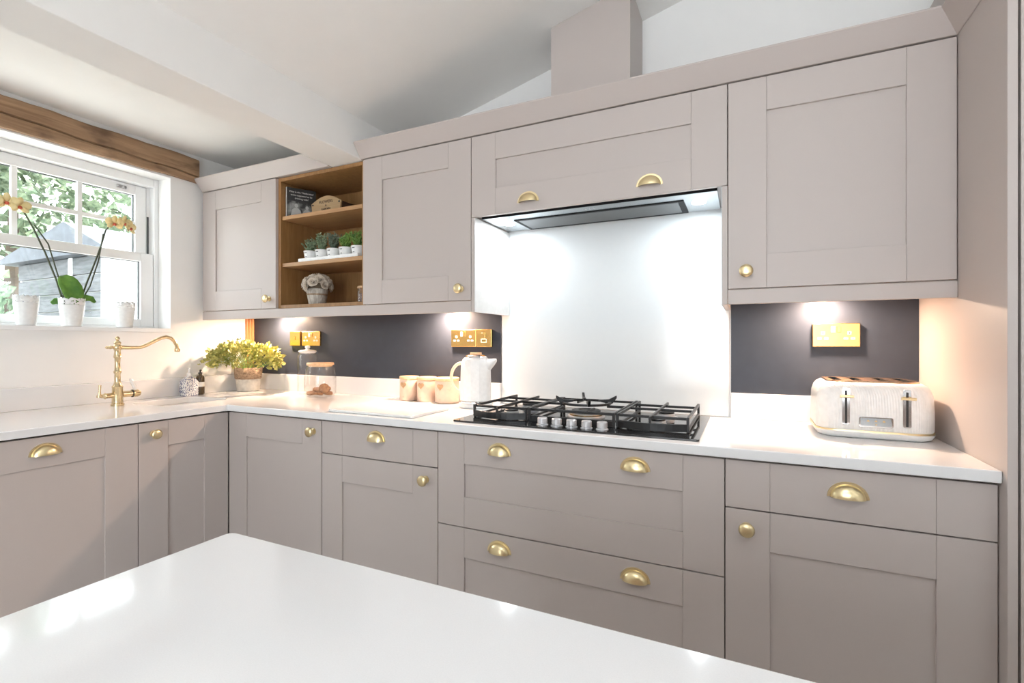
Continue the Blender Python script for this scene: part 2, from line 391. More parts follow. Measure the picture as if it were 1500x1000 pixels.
ko = kb.build('knob', 'brass', smooth=50); KNOB = ko.data; bpy.data.objects.remove(ko)
def hdl(kind, parent, loc, rz=0):
    o = bpy.data.objects.new('cup_handle' if kind == 'c' else 'knob', CUP if kind == 'c' else KNOB); C.objects.link(o); o.parent = parent
    w_ = Vector((0, 0, 0)); q = parent
    while q: w_ += q.location; q = q.parent
    o.location = Vector(loc)-w_; o.rotation_euler = (0, 0, rz); return o

# shaker front in plane y=yf (front face), spanning u0..u1; axis 'y' -> faces -y, 'x' -> faces +x at x=yf
def front(name, parent, u0, u1, z0, z1, f, axis='y', st=.115, rl=.110, slab=False, stl=None, mid=None, hs=()):
    b = MB(); g = .0005; T = .018
    def bx(a0, a1, c0, c1, t0=0, t1=T):
        if axis == 'y': b.box(a0, a1, f+t0, f+t1, c0, c1)
        else: b.box(f-t1, f-t0, a0, a1, c0, c1)
    sl = stl or st
    if slab: bx(u0, u0+sl-g, z0, z1); bx(u0+sl, u1-st, z0, z1); bx(u1-st+g, u1, z0, z1)
    else:
        bx(u0, u0+sl-g, z0, z1); bx(u1-st+g, u1, z0, z1)
        bx(u0+sl, u1-st, z1-rl, z1); bx(u0+sl, u1-st, z0, z0+rl)
        bx(u0+sl-.004, u1-st+.004, z0+rl-.004, z1-rl+.004, .0085, T)
    o = b.build(name, 'paint', parent, bev=.0007, seg=1)
    for k, u, z in hs:
        if axis == 'y': hdl(k, o, (u, f, z))
        else: hdl(k, o, (f, u, z), PI/2)
    return o

# ================================================================ BASE UNITS
def carcass(t, x0, x1, y0, y1, z0, z1):
    MB().box(x0+.001, x1-.001, y0, y1, z0, z1).build('carcass', 'gapdark', t)
YF = -.60
t = thing('base_cabinet', 'taupe shaker base cabinet in the corner, brass knob at top right', 'cabinet', (.91, -.3, 0))
MB().box(.602, 1.219, -.58, -.03, .15, .862).build('carcass', 'gapdark', t); MB().box(.56, 1.22, -.53, -.51, 0, .15).build('plinth', 'paint', t)
front('door', t, .604, 1.2165, .153, .862, YF, stl=.126, hs=[('k', 1.17, .812)])
t = thing('base_cabinet', 'taupe base cabinet left of the pan drawers, one drawer above one door', 'cabinet', (1.52, -.3, 0))
carcass(t, 1.22, 1.82, -.58, -.03, .15, .862); MB().box(1.22, 1.82, -.53, -.51, 0, .15).build('plinth', 'paint', t)
front('drawer', t, 1.2215, 1.8185, .7255, .862, YF, slab=True, hs=[('c', 1.52, .800)])
front('door', t, 1.2215, 1.8185, .153, .7215, YF, hs=[('k', 1.765, .674)])
t = thing('drawer_cabinet', 'wide taupe pan drawer unit beneath the gas hob', 'cabinet', (2.32, -.3, 0))
carcass(t, 1.82, 2.82, -.58, -.03, .15, .862); MB().box(1.82, 2.82, -.53, -.51, 0, .15).build('plinth', 'paint', t)
front('drawer', t, 1.8215, 2.8185, .519, .862, YF, hs=[('c', 2.082, .800), ('c', 2.561, .800)])
front('drawer', t, 1.8215, 2.8185, .153, .515, YF, hs=[('c', 2.082, .452), ('c', 2.561, .452)])
t = thing('base_cabinet', 'taupe base cabinet below the toaster, drawer with cup handle over door', 'cabinet', (3.12, -.3, 0))
carcass(t, 2.82, 3.42, -.58, -.03, .15, .862); MB().box(2.82, 3.42, -.53, -.51, 0, .15).build('plinth', 'paint', t)
front('drawer', t, 2.8215, 3.4175, .7255, .862, YF, slab=True, hs=[('c', 3.119, .790)])
front('door', t, 2.8215, 3.4175, .153, .7215, YF, hs=[('k', 2.877, .673)])
XF = .60
t = thing('appliance_cabinet', 'taupe fronted unit under the window with brass cup handle', 'cabinet', (.3, -1.3, 0))
MB().box(.0, .58, -1.592, -.995, .15, .862).build('carcass', 'gapdark', t); MB().box(.51, .53, -1.6, -.99, 0, .15).build('plinth', 'paint', t)
front('door', t, -1.59, -.9935, .153, .862, XF, axis='x', hs=[('c', -1.29, .797)])
t = thing('sink_cabinet', 'narrow taupe cabinet beneath the sink with a knob at its left', 'cabinet', (.3, -.8, 0))
b = MB().box(.562, .58, -.989, -.601, .15, .862).box(.0, .58, -.989, -.975, .15, .862).box(.0, .56, -.974, -.601, .15, .17)
b.build('carcass', 'gapdark', t); MB().box(.51, .53, -.99, -.55, 0, .15).build('plinth', 'paint', t)
front('door', t, -.9905, -.602, .153, .862, XF, axis='x', hs=[('k', -.935, .812)])

# ================================================================ WORKTOP, UPSTANDS, SPLASHBACKS
pts = [(XW, 0), (XW, -1.62), (.62, -1.62), (.62, -.626), (.626, -.62), (3.4195, -.62), (3.4195, 0)]
wt = MB().prism(pts, .87, .90).build('worktop', 'quartz', bev=.003, seg=2)
cut(wt, MB().prism(rrect(.145, .165, .05, 6, .265, -.625), .80, 1.0))
tag(wt, 'white quartz worktop running round the corner under the window and hob', 'worktop')
t = thing('sink', 'white ceramic undermounted sink beside the brass tap', 'sink', (.265, -.625, .72))
o_, i_ = rrect(.160, .180, .06), rrect(.146, .166, .05)
rs = [[(x, y, -.004) for x, y in o_], [(x, y, .149) for x, y in o_], [(x, y, .149) for x, y in i_], [(x, y, .02) for x, y in rrect(.140, .160, .05)], [(x, y, .006) for x, y in rrect(.11, .13, .04)]]
MB().rings(rs).build('basin', 'ceram', t, smooth=40, local=True)
MB().lathe([(.04, .006), (.04, .009), (.03, .009), (.028, .007)], (0, 0, 0)).build('drain', 'chrome', t, smooth=40, local=True)
tag(MB().box(XW, .0, -1.62, -.0005, .90, 1.0).build('upstand', 'quartz', bev=.002), 'white quartz upstand along the window wall behind the tap', 'upstand', 'quartz upstands')
tag(MB().box(.0005, 1.789, -.02, 0, .90, 1.0).build('upstand', 'quartz', bev=.002), 'white quartz upstand below the long dark splashback', 'upstand', 'quartz upstands')
tag(MB().box(2.822, 3.419, -.02, 0, .90, 1.0).build('upstand', 'quartz', bev=.002), 'white quartz upstand behind the toaster', 'upstand', 'quartz upstands')
tag(MB().box(XW+.001, 1.789, -.006, -.0005, 1.0, 1.36).build('splashback', 'navy'), 'long dark slate blue splashback panel left of the kettle', 'splashback', 'dark splashback panels')
tag(MB().box(2.822, 3.419, -.006, -.0005, 1.0, 1.36).build('splashback', 'navy'), 'dark slate blue splashback panel behind the toaster', 'splashback', 'dark splashback panels')
tag(MB().box(1.797, 2.814, -.008, -.0005, .902, 1.74).build('splashback', 'wglass', bev=.001), 'tall glossy white glass splashback behind the gas hob', 'splashback')

# ================================================================ WALL UNITS
YW, ZB, ZT = -.35, 1.38, 2.075
def wallunit(label, x0, x1, hs, name='wall_cabinet'):
    t = thing(name, label, 'cabinet', ((x0+x1)/2, -.17, ZB))
    MB().box(x0+.0008, x1-.0008, -.331, -.0005, ZB, ZT).build('carcass', 'paint', t)
    front('door', t, x0+.0018, x1-.0018, ZB+.002, ZT-.002, YW, hs=hs); return t
wallunit('pale wall cabinet beside the window, closed shaker door', .0, .62, [('k', .568, 1.433)])
wallunit('taupe wall cabinet between the open oak shelves and the extractor', 1.22, 1.82, [('k', 1.768, 1.431)])
wallunit('large taupe wall cabinet above the toaster', 2.82, 3.4195, [('k', 2.876, 1.437)])
t = thing('wall_cabinet', 'wide taupe bridging cabinet above the extractor with two cup handles', 'cabinet', (2.32, -.17, 1.735))
MB().box(1.821, 2.819, -.331, -.0005, 1.748, ZT).build('carcass', 'paint', t)
front('door', t, 1.8218, 2.8182, 1.733, ZT-.002, YW, hs=[('c', 2.085, 1.766), ('c', 2.562, 1.766)])
t = thing('end_panel', 'thin taupe side panel right of the white splashback below the extractor', 'panel', (2.811, -.17, ZB-.05)); t['group'] = 'side panels of the hood recess'
MB().box(2.803, 2.8195, -.349, -.009, ZB-.05, 1.731).build('panel', 'paint', t, bev=.0007)
MB().box(2.8005, 2.8025, -.340, -.009, ZB-.05, 1.731).build('lit_face', 'wglass', t)  # added white sheet, stands for hood light on the taupe panel
t = thing('end_panel', 'thin taupe side panel left of the white splashback below the extractor', 'panel', (1.829, -.17, ZB-.05)); t['group'] = 'side panels of the hood recess'
MB().box(1.8205, 1.834, -.349, -.009, ZB-.05, 1.731).build('panel', 'paint', t, bev=.0007)
MB().box(1.8345, 1.8365, -.346, -.009, ZB-.05, 1.731).build('lit_face', 'whitep', t)  # same on the left: hood light put into a white face
# open oak unit
t = thing('open_shelf_unit', 'open oak shelf unit with two shelves between wall cabinets', 'shelf', (.92, -.17, ZB))
b = MB().box(.6205, .6385, -.335, -.0005, ZB, ZT).box(1.2015, 1.2195, -.335, -.0005, ZB, ZT).box(.639, 1.201, -.335, -.02, ZT-.018, ZT).box(.639, 1.201, -.335, -.02, ZB, ZB+.018).box(.639, 1.201, -.02, -.001, ZB, ZT)
b.build('carcass', 'oak', t, bev=.0008)
MB().box(.639, 1.201, -.325, -.0205, 1.602, 1.622).build('shelf', 'oakx', t, bev=.001)
MB().box(.639, 1.201, -.325, -.0205, 1.853, 1.873).build('shelf', 'oakx', t, bev=.001)
tag(MB().box(.0, 1.8195, YW, YW+.018, 1.33, 1.378).build('light_rail', 'paint', bev=.0015), 'light rail strip beneath the left run of wall cabinets', 'rail', 'light rails')
tag(MB().box(2.8205, 3.4195, YW, YW+.018, 1.33, 1.378).build('light_rail', 'paint', bev=.0015), 'light rail strip beneath the large wall cabinet over the toaster', 'rail', 'light rails')
CP = [(0, 2.078), (.003, 2.079), (.050, 2.140), (.050, 2.145), (-.05, 2.145), (-.05, 2.078)]
b = MB().rings([[(.0, YW-d, z) for d, z in CP], [(.998, YW-d, z) for d, z in CP]])
tag(b.build('cornice', 'paint'), 'pale cornice over the wall cabinet by the window', 'cornice')
b = MB().rings([[(1.208, YW-d, z) for d, z in CP], [(3.4195-max(d, 0), YW-d, z) for d, z in CP], [(3.4195-d if d > 0 else 3.4195, -.64, z) for d, z in CP]])
tag(b.build('cornice', 'paint'), 'long taupe cornice that turns along the tall side panel', 'cornice')
# flue boxing
x0, x1 = 2.145, 2.472
b = MB().prism([(x0, 2.077), (x1, 2.077), (x1, vz(x1)-.001), (x0, vz(x0)-.001)], -.25, -.001, 1)
tag(b.build('flue_boxing', 'paint', bev=.001), 'taupe boxed flue above the cornice reaching the sloping ceiling', 'boxing')
# tall unit at right
tag(MB().box(3.42, 3.4385, -.64, -.0005, 0, 2.30).build('end_panel', 'paint', bev=.001), 'tall taupe side panel at the right end of the worktop', 'panel')
t = thing('tall_cabinet', 'tall taupe cabinet at the right edge, only its door edge in view', 'cabinet', (3.74, -.3, 0))
MB().box(3.4395, 4.05, -.62, -.001, .1, 2.30).build('carcass', 'gapdark', t)
front('door', t, 3.4435, 4.04, .153, 2.295, -.64)

# extractor hood
t = thing('extractor_hood', 'slim stainless extractor hood set under the bridging cabinet', 'extractor', (2.315, -.17, 1.732))
zc = 1.732
MB().box(1.845, 2.785, -.30, -.04, zc, 1.7475).build('canopy', 'steel', t, bev=.001)
b = MB()
for bx_ in ((1.965, 2.665, -.230, -.218), (1.965, 2.665, -.062, -.042), (1.965, 1.979, -.218, -.062), (2.645, 2.665, -.218, -.062)): b.box(bx_[0], bx_[1], bx_[2], bx_[3], zc-.003, zc)
b.build('filter_surround', 'black', t)
MB().box(1.981, 2.643, -.217, -.063, zc-.0035, zc-.0005).build('filter_panel', 'dsteel', t, bev=.001)
MB().box(1.846, 2.784, -.302, -.300, zc, zc+.014).build('front_edge', 'black', t)
for x in (1.915, 2.715):
    l = MB().lathe([(.026, -.001), (.026, .001)], (x, -.175, zc-.0012)).build('lamp', 'emc', t)
b = MB()
for i, x in enumerate((2.30, 2.317, 2.334)): b.lathe([(.003, -.0015), (.003, .0)], (x, -.268, zc), 10)
b.build('control_button', 'chrome', t)
for x in (1.915, 2.715): area('hood_light', (x, -.175, zc-.006), .05, 1.9, (.88, .95, 1.0))
# under-cabinet downlights
for x, lb in ((.30, 'recessed downlight beneath the wall cabinet above the corner plant'), (1.52, 'recessed downlight beneath the cabinet above the canisters'), (3.13, 'recessed downlight beneath the cabinet above the toaster')):
    t = thing('downlight', lb, 'light', (x, -.085, ZB), 'cabinet downlights')
    MB().lathe([(.034, -.001), (.034, -.006), (.027, -.007), (.027, -.001)], (x, -.085, ZB)).build('rim', 'chrome', t, smooth=30)
    MB().lathe([(.026, -.0008), (.026, -.005)], (x, -.085, ZB)).build('lens', 'emw', t)
    area('downlight_light', (x, -.085, ZB-.009), .045, 8.5 if x > 3 else 11, WARM)

# ================================================================ SOCKETS
def socket(x0, x1, zc_, kind, label, grp=None):
    h = .087; t = thing('wall_socket', label, 'socket', ((x0+x1)/2, -.006, zc_), 'brass wall sockets')
    cx = (x0+x1)/2; z0, z1 = zc_-h/2, zc_+h/2
    MB().box(x0, x1, -.021, -.0065, z0, z1).build('face_plate', 'pbrass', t, bev=.002)
    def pins(c, zb):
        b = MB().box(c-.0055, c+.0055, -.0225, -.020, zb+.010, zb+.021).box(c-.017, c-.0045, -.0225, -.020, zb-.008, zb-.0005).box(c+.0045, c+.017, -.0225, -.020, zb-.008, zb-.0005)
        b.build('socket_insert', 'whitep', t)
        MB().box(c-.002, c+.002, -.023, -.0222, zb+.012, zb+.019).box(c-.014, c-.0075, -.023, -.0222, zb-.0055, zb-.003).box(c+.0075, c+.014, -.023, -.0222, zb-.0055, zb-.003).build('pin_hole', 'ink', t)
    if kind == 'double':
        pins(cx-.041, zc_-.008); pins(cx+.041, zc_-.008)
        for s in (-1, 1): MB().box(cx+s*.009-.0065, cx+s*.009+.0065, -.0245, -.020, zc_+.010, zc_+.032).build('switch', 'pbrass' if s > 0 else 'whitep', t, bev=.001)
    elif kind == 'fused':
        MB().box(cx-.008, cx+.008, -.024, -.020, zc_+.002, zc_+.026).build('switch', 'pbrass', t, bev=.001)
        MB().box(cx-.016, cx+.016, -.0225, -.020, zc_-.022, zc_-.003).build('fuse_carrier', 'whitep', t, bev=.001)
        MB().box(cx-.013, cx+.013, -.0232, -.0215, zc_-.019, zc_-.006).build('fuse_cover', 'pbrass', t, bev=.001)
    else:
        MB().box(cx-.006, cx+.006, -.0245, -.020, zc_-.008, zc_+.014).build('switch', 'pbrass', t, bev=.001)
    return t
socket(.332, .418, 1.222, 'switch', 'single brass switch left of the double socket near the plant')
socket(.436, .583, 1.222, 'double', 'double brass wall socket above the tall glass jar')
socket(1.508, 1.655, 1.221, 'double', 'double brass wall socket above the canisters')
socket(1.657, 1.743, 1.221, 'fused', 'single brass fused switch above the kettle')
socket(3.100, 3.248, 1.228, 'double', 'double brass wall socket above the toaster')

# ================================================================ HOB
HX0, HX1, HY0, HY1 = 1.868, 2.748, -.572, -.062
t = thing('gas_hob', 'black glass gas hob with five burners set in the worktop', 'hob', (2.308, -.32, .90))
MB().prism(rrect(.440, .255, .008, 4, 2.308, -.317), .9003, .9065).build('glass_plate', 'bglass', t, bev=.001)
def burner(x, y, r):
    f = MB().lathe([(r*1.35, 0), (r*1.35, .003), (r*1.05, .006), (r, .007), (r, .016), (r*.9, .018)], (x, y, .9065), 28).build('burner', 'silver', t, smooth=35)
    MB().lathe([(r*.96, 0), (r*.96, .005), (r*.8, .008), (.001, .009)], (x, y, .925), 28).build('burner_cap', 'iron', f, smooth=35)
for x, y, r in ((2.015, -.36, .030), (2.015, -.165, .036), (2.59, -.36, .030), (2.59, -.165, .036)): burner(x, y, r)
f = MB().lathe([(.075, 0), (.075, .004), (.062, .008), (.060, .009), (.060, .018), (.054, .020)], (2.302, -.27, .9065), 32).build('burner', 'silver', t, smooth=35)
MB().lathe([(.066, .0), (.066, .003), (.063, .003)], (2.302, -.27, .9145), 32).build('brass_ring', 'pbrass', f, smooth=35)
MB().lathe([(.057, 0), (.057, .005), (.050, .008), (.030, .008), (.028, .004)], (2.302, -.27, .927), 32).build('burner_cap', 'iron', f, smooth=35)
def grate(xs, yf, yb, bow, cross, zt=.951):
    b = MB(); x0, x1 = xs[0], xs[-1]
    for k, x in enumerate(xs):
        b.bar((x, yf, zt), (x, yb, zt), .008, .010)
    for x in (x0, x1):
        b.bar((x, yf, .911), (x, yf, zt+.005), .009, .009); b.bar((x, yb, .911), (x, yb, zt+.005), .009, .009)
        b.bar((x, yf, .915), (x, yb, .915), .008, .008)
    b.bar((xs[1], yf-bow*.9, .92), (xs[1], yf-bow*.9, zt+.003), .008, .008); b.bar((xs[1], yf-bow*.9, zt), (xs[1], yf, zt), .008, .01)
    for y in cross: b.bar((x0, y, zt-.002), (x1, y, zt-.002), .007, .009)
    n = 10; top = []
    P = [(x0+(x1-x0)*i/n, yf-bow*math.sin(PI*i/n)) for i in range(n+1)]
    rs = [[(x, y-.004, .909), (x, y+.004, .909), (x, y+.004, .934), (x, y-.004, .934)] for x, y in P]
    b.rings(rs)
    for x in (x0, x1):
        b.lathe([(.006, .9066), (.005, .912)], (x, yf+.004, 0), 10); b.lathe([(.006, .9066), (.005, .912)], (x, yb-.004, 0), 10)
    return b.build('pan_support', 'iron', t, bev=.0012)
grate((1.905, 2.018, 2.128), -.468, -.075, .028, (-.455, -.265, -.155))
grate((2.474, 2.588, 2.705), -.468, -.075, .028, (-.455, -.265, -.155))
# centre support with wok ring
b = MB(); zt = .951
for x in (2.141, 2.461):
    b.bar((x, -.468, zt), (x, -.075, zt), .008, .010); b.bar((x, -.468, .907), (x, -.468, zt+.005), .009, .009); b.bar((x, -.075, .907), (x, -.075, zt+.005), .009, .009)
b.bar((2.141, -.455, zt-.002), (2.461, -.455, zt-.002), .007, .010); b.bar((2.141, -.085, zt-.002), (2.461, -.085, zt-.002), .007, .009)
b.bar((2.141, -.466, .917), (2.461, -.466, .917), .007, .022)
for s in (-1, 1):
    b.bar((2.301+s*.16, -.27, zt), (2.301+s*.085, -.27, zt), .007, .010)
    b.bar((2.301+s*.06, -.085, zt), (2.301+s*.06, -.19, zt), .007, .010); b.bar((2.301+s*.06, -.455, zt), (2.301+s*.06, -.36, zt), .007, .010)
b.build('pan_support', 'iron', t, bev=.0012)
b = MB(); rs = []
for i in range(33):
    a = 2*PI*i/32; c, s = math.cos(a), math.sin(a)
    rs.append([(2.302+c*r, -.27+s*r, z) for r, z in ((.088, .957), (.098, .957), (.098, .966), (.088, .966))])
b.rings(rs, cap=False)
for a in (.4, 1.97, 3.54, 5.11):
    c, s = math.cos(a), math.sin(a)
    b.rings([[(2.302+c*r-s*w_, -.27+s*r+c*w_, z) for w_, z in ((-.005, z0), (.005, z0), (.005, z1), (-.005, z1))] for r, z0, z1 in ((.05, .966, .973), (.090, .957, .975), (.102, .957, .981), (.120, .980, .990))])
b.build('wok_ring', 'iron', t, bev=.001)
for i in range(5):
    x = 2.218+i*.0545
    k = MB().lathe([(.021, .9066), (.021, .909), (.0165, .911), (.0165, .913), (.0180, .914), (.0175, .931), (.0155, .933)], (x, -.527, 0), 24).build('control_knob', 'silver', t, smooth=35)

# ================================================================ TOASTER
t = thing('toaster', 'white four slice toaster with gold trim at the right end of the worktop', 'toaster', (3.240, -.172, .9005), rz=math.radians(-1))
def loft(levels, seg=7): return [[(x, y, z) for x, y in rrect(hx, hy, r, seg)] for z, hx, hy, r in levels]
body = MB().rings(loft([(.026, .153, .130, .055), (.03, .155, .132, .055), (.09, .155, .132, .055), (.135, .153, .130, .055), (.155, .147, .125, .053), (.167, .138, .117, .05), (.174, .126, .108, .046)])).build('body', 'flute', t, smooth=50, local=True)
cb = MB()
for x in (-.092, -.036, .036, .092): cb.box(x-.014, x+.014, -.080, .080, .06, .20)
cut(body, cb)
tp = MB().rings(loft([(.1742, .124, .106, .045), (.178, .122, .104, .044), (.1785, .118, .100, .042)])).build('top_plate', mat('rose_gold', (.80, .52, .34), .25, 1), t, smooth=40, local=True)
cb = MB()
for x in (-.092, -.036, .036, .092): cb.box(x-.013, x+.013, -.079, .079, .15, .20)
cut(tp, cb)
b = MB()
for x in (-.092, -.036, .036, .092): b.box(x-.013, x+.013, -.079, .079, .062, .145).box(x-.0136, x-.0126, -.0785, .0785, .1455, .1782).box(x+.0126, x+.0136, -.0785, .0785, .1455, .1782).box(x-.0125, x+.0125, .078, .0795, .1455, .1782)
b.build('slot_shade', 'ink', t, local=True)  # black boxes stand in for the shade down inside the slots
MB().rings(loft([(.0, .140, .118, .05), (.004, .150, .127, .055), (.018, .157, .134, .057), (.0205, .157, .134, .057)])).build('foot', 'cream', t, smooth=50, local=True)
MB().rings(loft([(.0206, .1565, .1335, .057), (.0258, .1565, .1335, .057)])).build('gold_band', 'brass', t, smooth=50, local=True)
for x in (-.077, .077):
    ch = MB().prism([(x+p, .10+q) for p, q in rrect(.0105, .058, .006, 4)], -.1352, -.130, 1).build('lever_track', 'chrome', t, bev=.0008, local=True)
    MB().box(x-.003, x+.003, -.1358, -.1345, .046, .150).build('slot', 'ink', ch, local=True)
    lv = MB().tube([(x, -.134, .132), (x, -.150, .132)], .003, 8).tube([(x-.018, -.152, .132), (x+.018, -.152, .132)], .0042, 12).build('lever', 'brass', t, smooth=40, local=True)
b = MB().prism([(p, .054+q) for p, q in rrect(.044, .0165, .006, 4)], -.1350, -.130, 1).build('badge', 'chrome', t, bev=.001, local=True)
MB().prism([(p, .054+q) for p, q in rrect(.039, .012, .004, 4)], -.1358, -.1348, 1).build('dial_window', 'steel', b, local=True)
mk = MB()
for x in (-.02, 0, .02): mk.mesh([(x-.004, -.1361, .056), (x+.004, -.1361, .056), (x, -.1361, .061)], [(0, 1, 2)])
mk.lathe([(.0018, .1361), (.0018, .140)], (0, 0, .047), 10, 'y')
mk.build('dial_mark', 'pbrass', b, local=True)

# ================================================================ KETTLE
t = thing('kettle', 'white kettle with pale wooden handle left of the hob', 'kettle', (1.737, -.165, .9005), rz=math.radians(12))
MB().lathe([(.060, 0), (.078, .001), (.080, .008), (.078, .018), (.072, .021)], (0, 0, 0), 36).build('base', 'cream', t, smooth=40, local=True)
MB().lathe([(.0735, .0212), (.0745, .022), (.0745, .028), (.0735, .029)], (0, 0, 0), 36).build('chrome_ring', 'chrome', t, smooth=40, local=True)
b = MB().lathe([(.072, .0292), (.0735, .032), (.0735, .10), (.0715, .17), (.069, .205), (.062, .222), (.052, .230)], (0, 0, 0), 12)
body = b.build('body', 'cream', t, bev=.006, seg=3, smooth=20, local=True)
sp = MB(); rs = []
for x, hw, z0, z1 in ((.045, .034, .150, .224), (.072, .028, .172, .224), (.088, .020, .192, .225), (.098, .014, .206, .225)):
    rs.append([(x, hw*math.cos(a), (z0+z1)/2+(z1-z0)/2*math.sin(a)) for a in [2*PI*k/12 for k in range(12)]])
sp.rings(rs).build('spout', 'cream', t, smooth=60, local=True)
MB().lathe([(.052, .2305), (.050, .236), (.040, .241), (.030, .2425)], (0, 0, 0), 24).build('lid', 'chrome', t, smooth=40, local=True)
MB().prism(rrect(.027, .010, .006, 4), .243, .253).build('lid_handle', 'lidw', t, bev=.002, local=True)
pts = []
for i in range(15):
    a = PI*.58+PI*.86*i/14*1.0
    pts.append((-.064+.058*math.cos(a)*1.0, 0, .135+.070*math.sin(a)))
pts = [(-.060, 0, .205)]+pts[1:-1]+[(-.066, 0, .060)]
MB().tube(pts, [.008]+[.0075]*(len(pts)-2)+[.006], 12).build('handle', mat('pale_gold_wood', (.80, .66, .47), .4), t, smooth=60, local=True)

# ================================================================ CANISTERS
def canister(x, y, r, h, label, hearts=True, rz=0):
    t = thing('canister', label, 'canister', (x, y, .9005), 'wooden lidded canisters', rz)
    MB().lathe([(r*.94, 0), (r, .004), (r, h-.02), (r*.97, h-.016)], (0, 0, 0), 32).build('body', 'stonew', t, smooth=40, local=True)
    MB().lathe([(r*.9, h-.017), (r*1.03, h-.014), (r*1.03, h-.003), (r*.98, h)], (0, 0, 0), 32).build('lid', 'lidw', t, smooth=40, local=True)
    def heart(a, z, s, name, m, dep):
        b = MB(); P = []
        for i in range(24):
            q = 2*PI*i/24; P.append((.5*math.sin(q)**3*2*s, (13*math.cos(q)-5*math.cos(2*q)-2*math.cos(3*q)-math.cos(4*q))/16*s))
        def on(u, v, rr): aa = a+u/r; return (rr*math.cos(aa), rr*math.sin(aa), z+v)
        b.mesh([on(u, v, r+.0003) for u, v in P]+[on(u, v, r+dep) for u, v in P]+[on(0, 0, r+dep), on(0, 0, r)], [(i, (i+1) % 24, 24+(i+1) % 24, 24+i) for i in range(24)]+[(24+i, 24+(i+1) % 24, 48) for i in range(24)])
        b.build(name, m, t, local=True)
    a0 = math.radians(-90)
    heart(a0, h*.66, .017, 'heart_tag', 'heart', .004)
    heart(a0+.75, h*.55, .009, 'heart_print', mat('pale_heart', (.62, .46, .36), .6), .0006); heart(a0-.05, h*.16, .007, 'heart_print', mat('pale_heart', (.62, .46, .36), .6), .0006)
canister(1.292, -.085, .049, .124, 'canister with heart tag, leftmost of the three beside the kettle')
canister(1.402, -.085, .049, .124, 'canister with heart tag, middle of the three beside the kettle')
canister(1.528, -.090, .060, .124, 'wider canister with heart tag, partly behind the kettle handle')

# ================================================================ GLASS JARS AND BISCUITS
t = thing('glass_jar', 'tall clear glass jar with a white stopper lid', 'jar', (.590, -.115, .9005))
MB().lathe([(.030, .001), (.052, .002), (.054, .010), (.054, .222), (.046, .230), (.048, .238), (.0455, .238), (.0435, .230), (.0515, .220), (.0515, .012), (.048, .006), (.002, .006)], (0, 0, 0), 36).build('body', 'thin', t, smooth=60, local=True)
MB().lathe([(.040, .236), (.0455, .240), (.050, .247), (.046, .252), (.030, .256), (.012, .258), (.010, .264), (.015, .270), (.013, .278), (.004, .281)], (0, 0, 0), 32).build('lid', 'ceram', t, smooth=50, local=True)
JX, JY = .745, -.165
t = thing('biscuit_jar', 'round glass biscuit jar with a pale wooden lid', 'jar', (JX, JY, .9005))
MB().lathe([(.050, .001), (.076, .003), (.083, .014), (.085, .06), (.084, .10), (.076, .15), (.068, .172), (.066, .172), (.073, .148), (.081, .10), (.082, .06), (.080, .016), (.072, .007), (.002, .007)], (0, 0, 0), 40).build('body', 'thin', t, smooth=60, local=True)
MB().lathe([(.062, .166), (.064, .173), (.072, .174), (.072, .184), (.069, .187)], (0, 0, 0), 36).build('lid', 'lidw', t, smooth=40, local=True)
bp = MB().lathe([(.016, -.0065), (.026, -.006), (.028, -.003), (.028, .003), (.026, .006), (.015, .0075)], (0, 0, 0), 20).build('biscuit', 'biscuit', None, smooth=50, local=True)
BS = [((-.042, -.022, .0185), (.15, .1, 0)), ((.022, -.040, .0190), (-.12, .15, 1)), ((.030, .022, .019), (.2, -.1, 2)), ((-.028, .038, .0165), (0, .1, 3)), ((-.010, -.008, .035), (.25, .3, .5)), ((.040, -.012, .046), (1.2, .2, .6)), ((.002, .036, .040), (-.5, .2, 1))]
LB = ['flat brown biscuit at the left of the jar floor', 'brown biscuit at the front of the jar floor', 'brown biscuit at the back right of the jar', 'brown biscuit at the back left of the jar', 'brown biscuit lying on top of the heap in the jar', 'round biscuit standing upright at the right of the jar', 'brown biscuit leaning at the back of the heap in the jar']
for i, (p, r) in enumerate(BS):
    o = bp if i == 0 else bp.copy()
    if i: C.objects.link(o)
    o.location = (JX+p[0], JY+p[1], .9005+p[2]); o.rotation_euler = r
    tag(o, LB[i], 'biscuit', 'biscuits in the glass jar')
# chopping board
tag(MB().prism(rrect(.225, .135, .012, 4, 1.462, -.448), .9005, .912).build('chopping_board', 'ceram', bev=.002), 'white chopping board on the worktop left of the hob', 'chopping board')

# ================================================================ TAP
t = thing('kitchen_tap', 'antique brass kitchen tap with swan neck spout and white lever', 'tap', (.185, -.869, .9005))
MB().lathe([(.026, 0), (.026, .010), (.022, .013), (.021, .085), (.023, .090), (.017, .098), (.0125, .112), (.0115, .15), (.015, .156), (.0155, .162), (.012, .168), (.0105, .20), (.012, .225), (.0165, .230), (.0145, .238), (.012, .26), (.015, .266), (.018, .272), (.018, .284), (.012, .290), (.015, .298), (.010, .306), (.005, .309), (.009, .316), (.0095, .321), (.004, .328)], (0, 0, 0), 24).build('column', 'tapb', t, smooth=50, local=True)
sp = [(0, .012, .276), (0, .06, .274), (0, .095, .275), (0, .125, .286), (0, .160, .306), (0, .190, .321), (0, .215, .328), (0, .238, .322), (0, .255, .306), (0, .266, .285), (0, .270, .268)]
MB().tube(sp, [.010, .0085, .0085, .0088, .009, .009, .009, .009, .009, .0085, .0085], 14).lathe([(.010, .250), (.0125, .252), (.013, .262), (.010, .272)], (0, .270, 0), 16).build('spout', 'tapb', t, smooth=60, local=True)
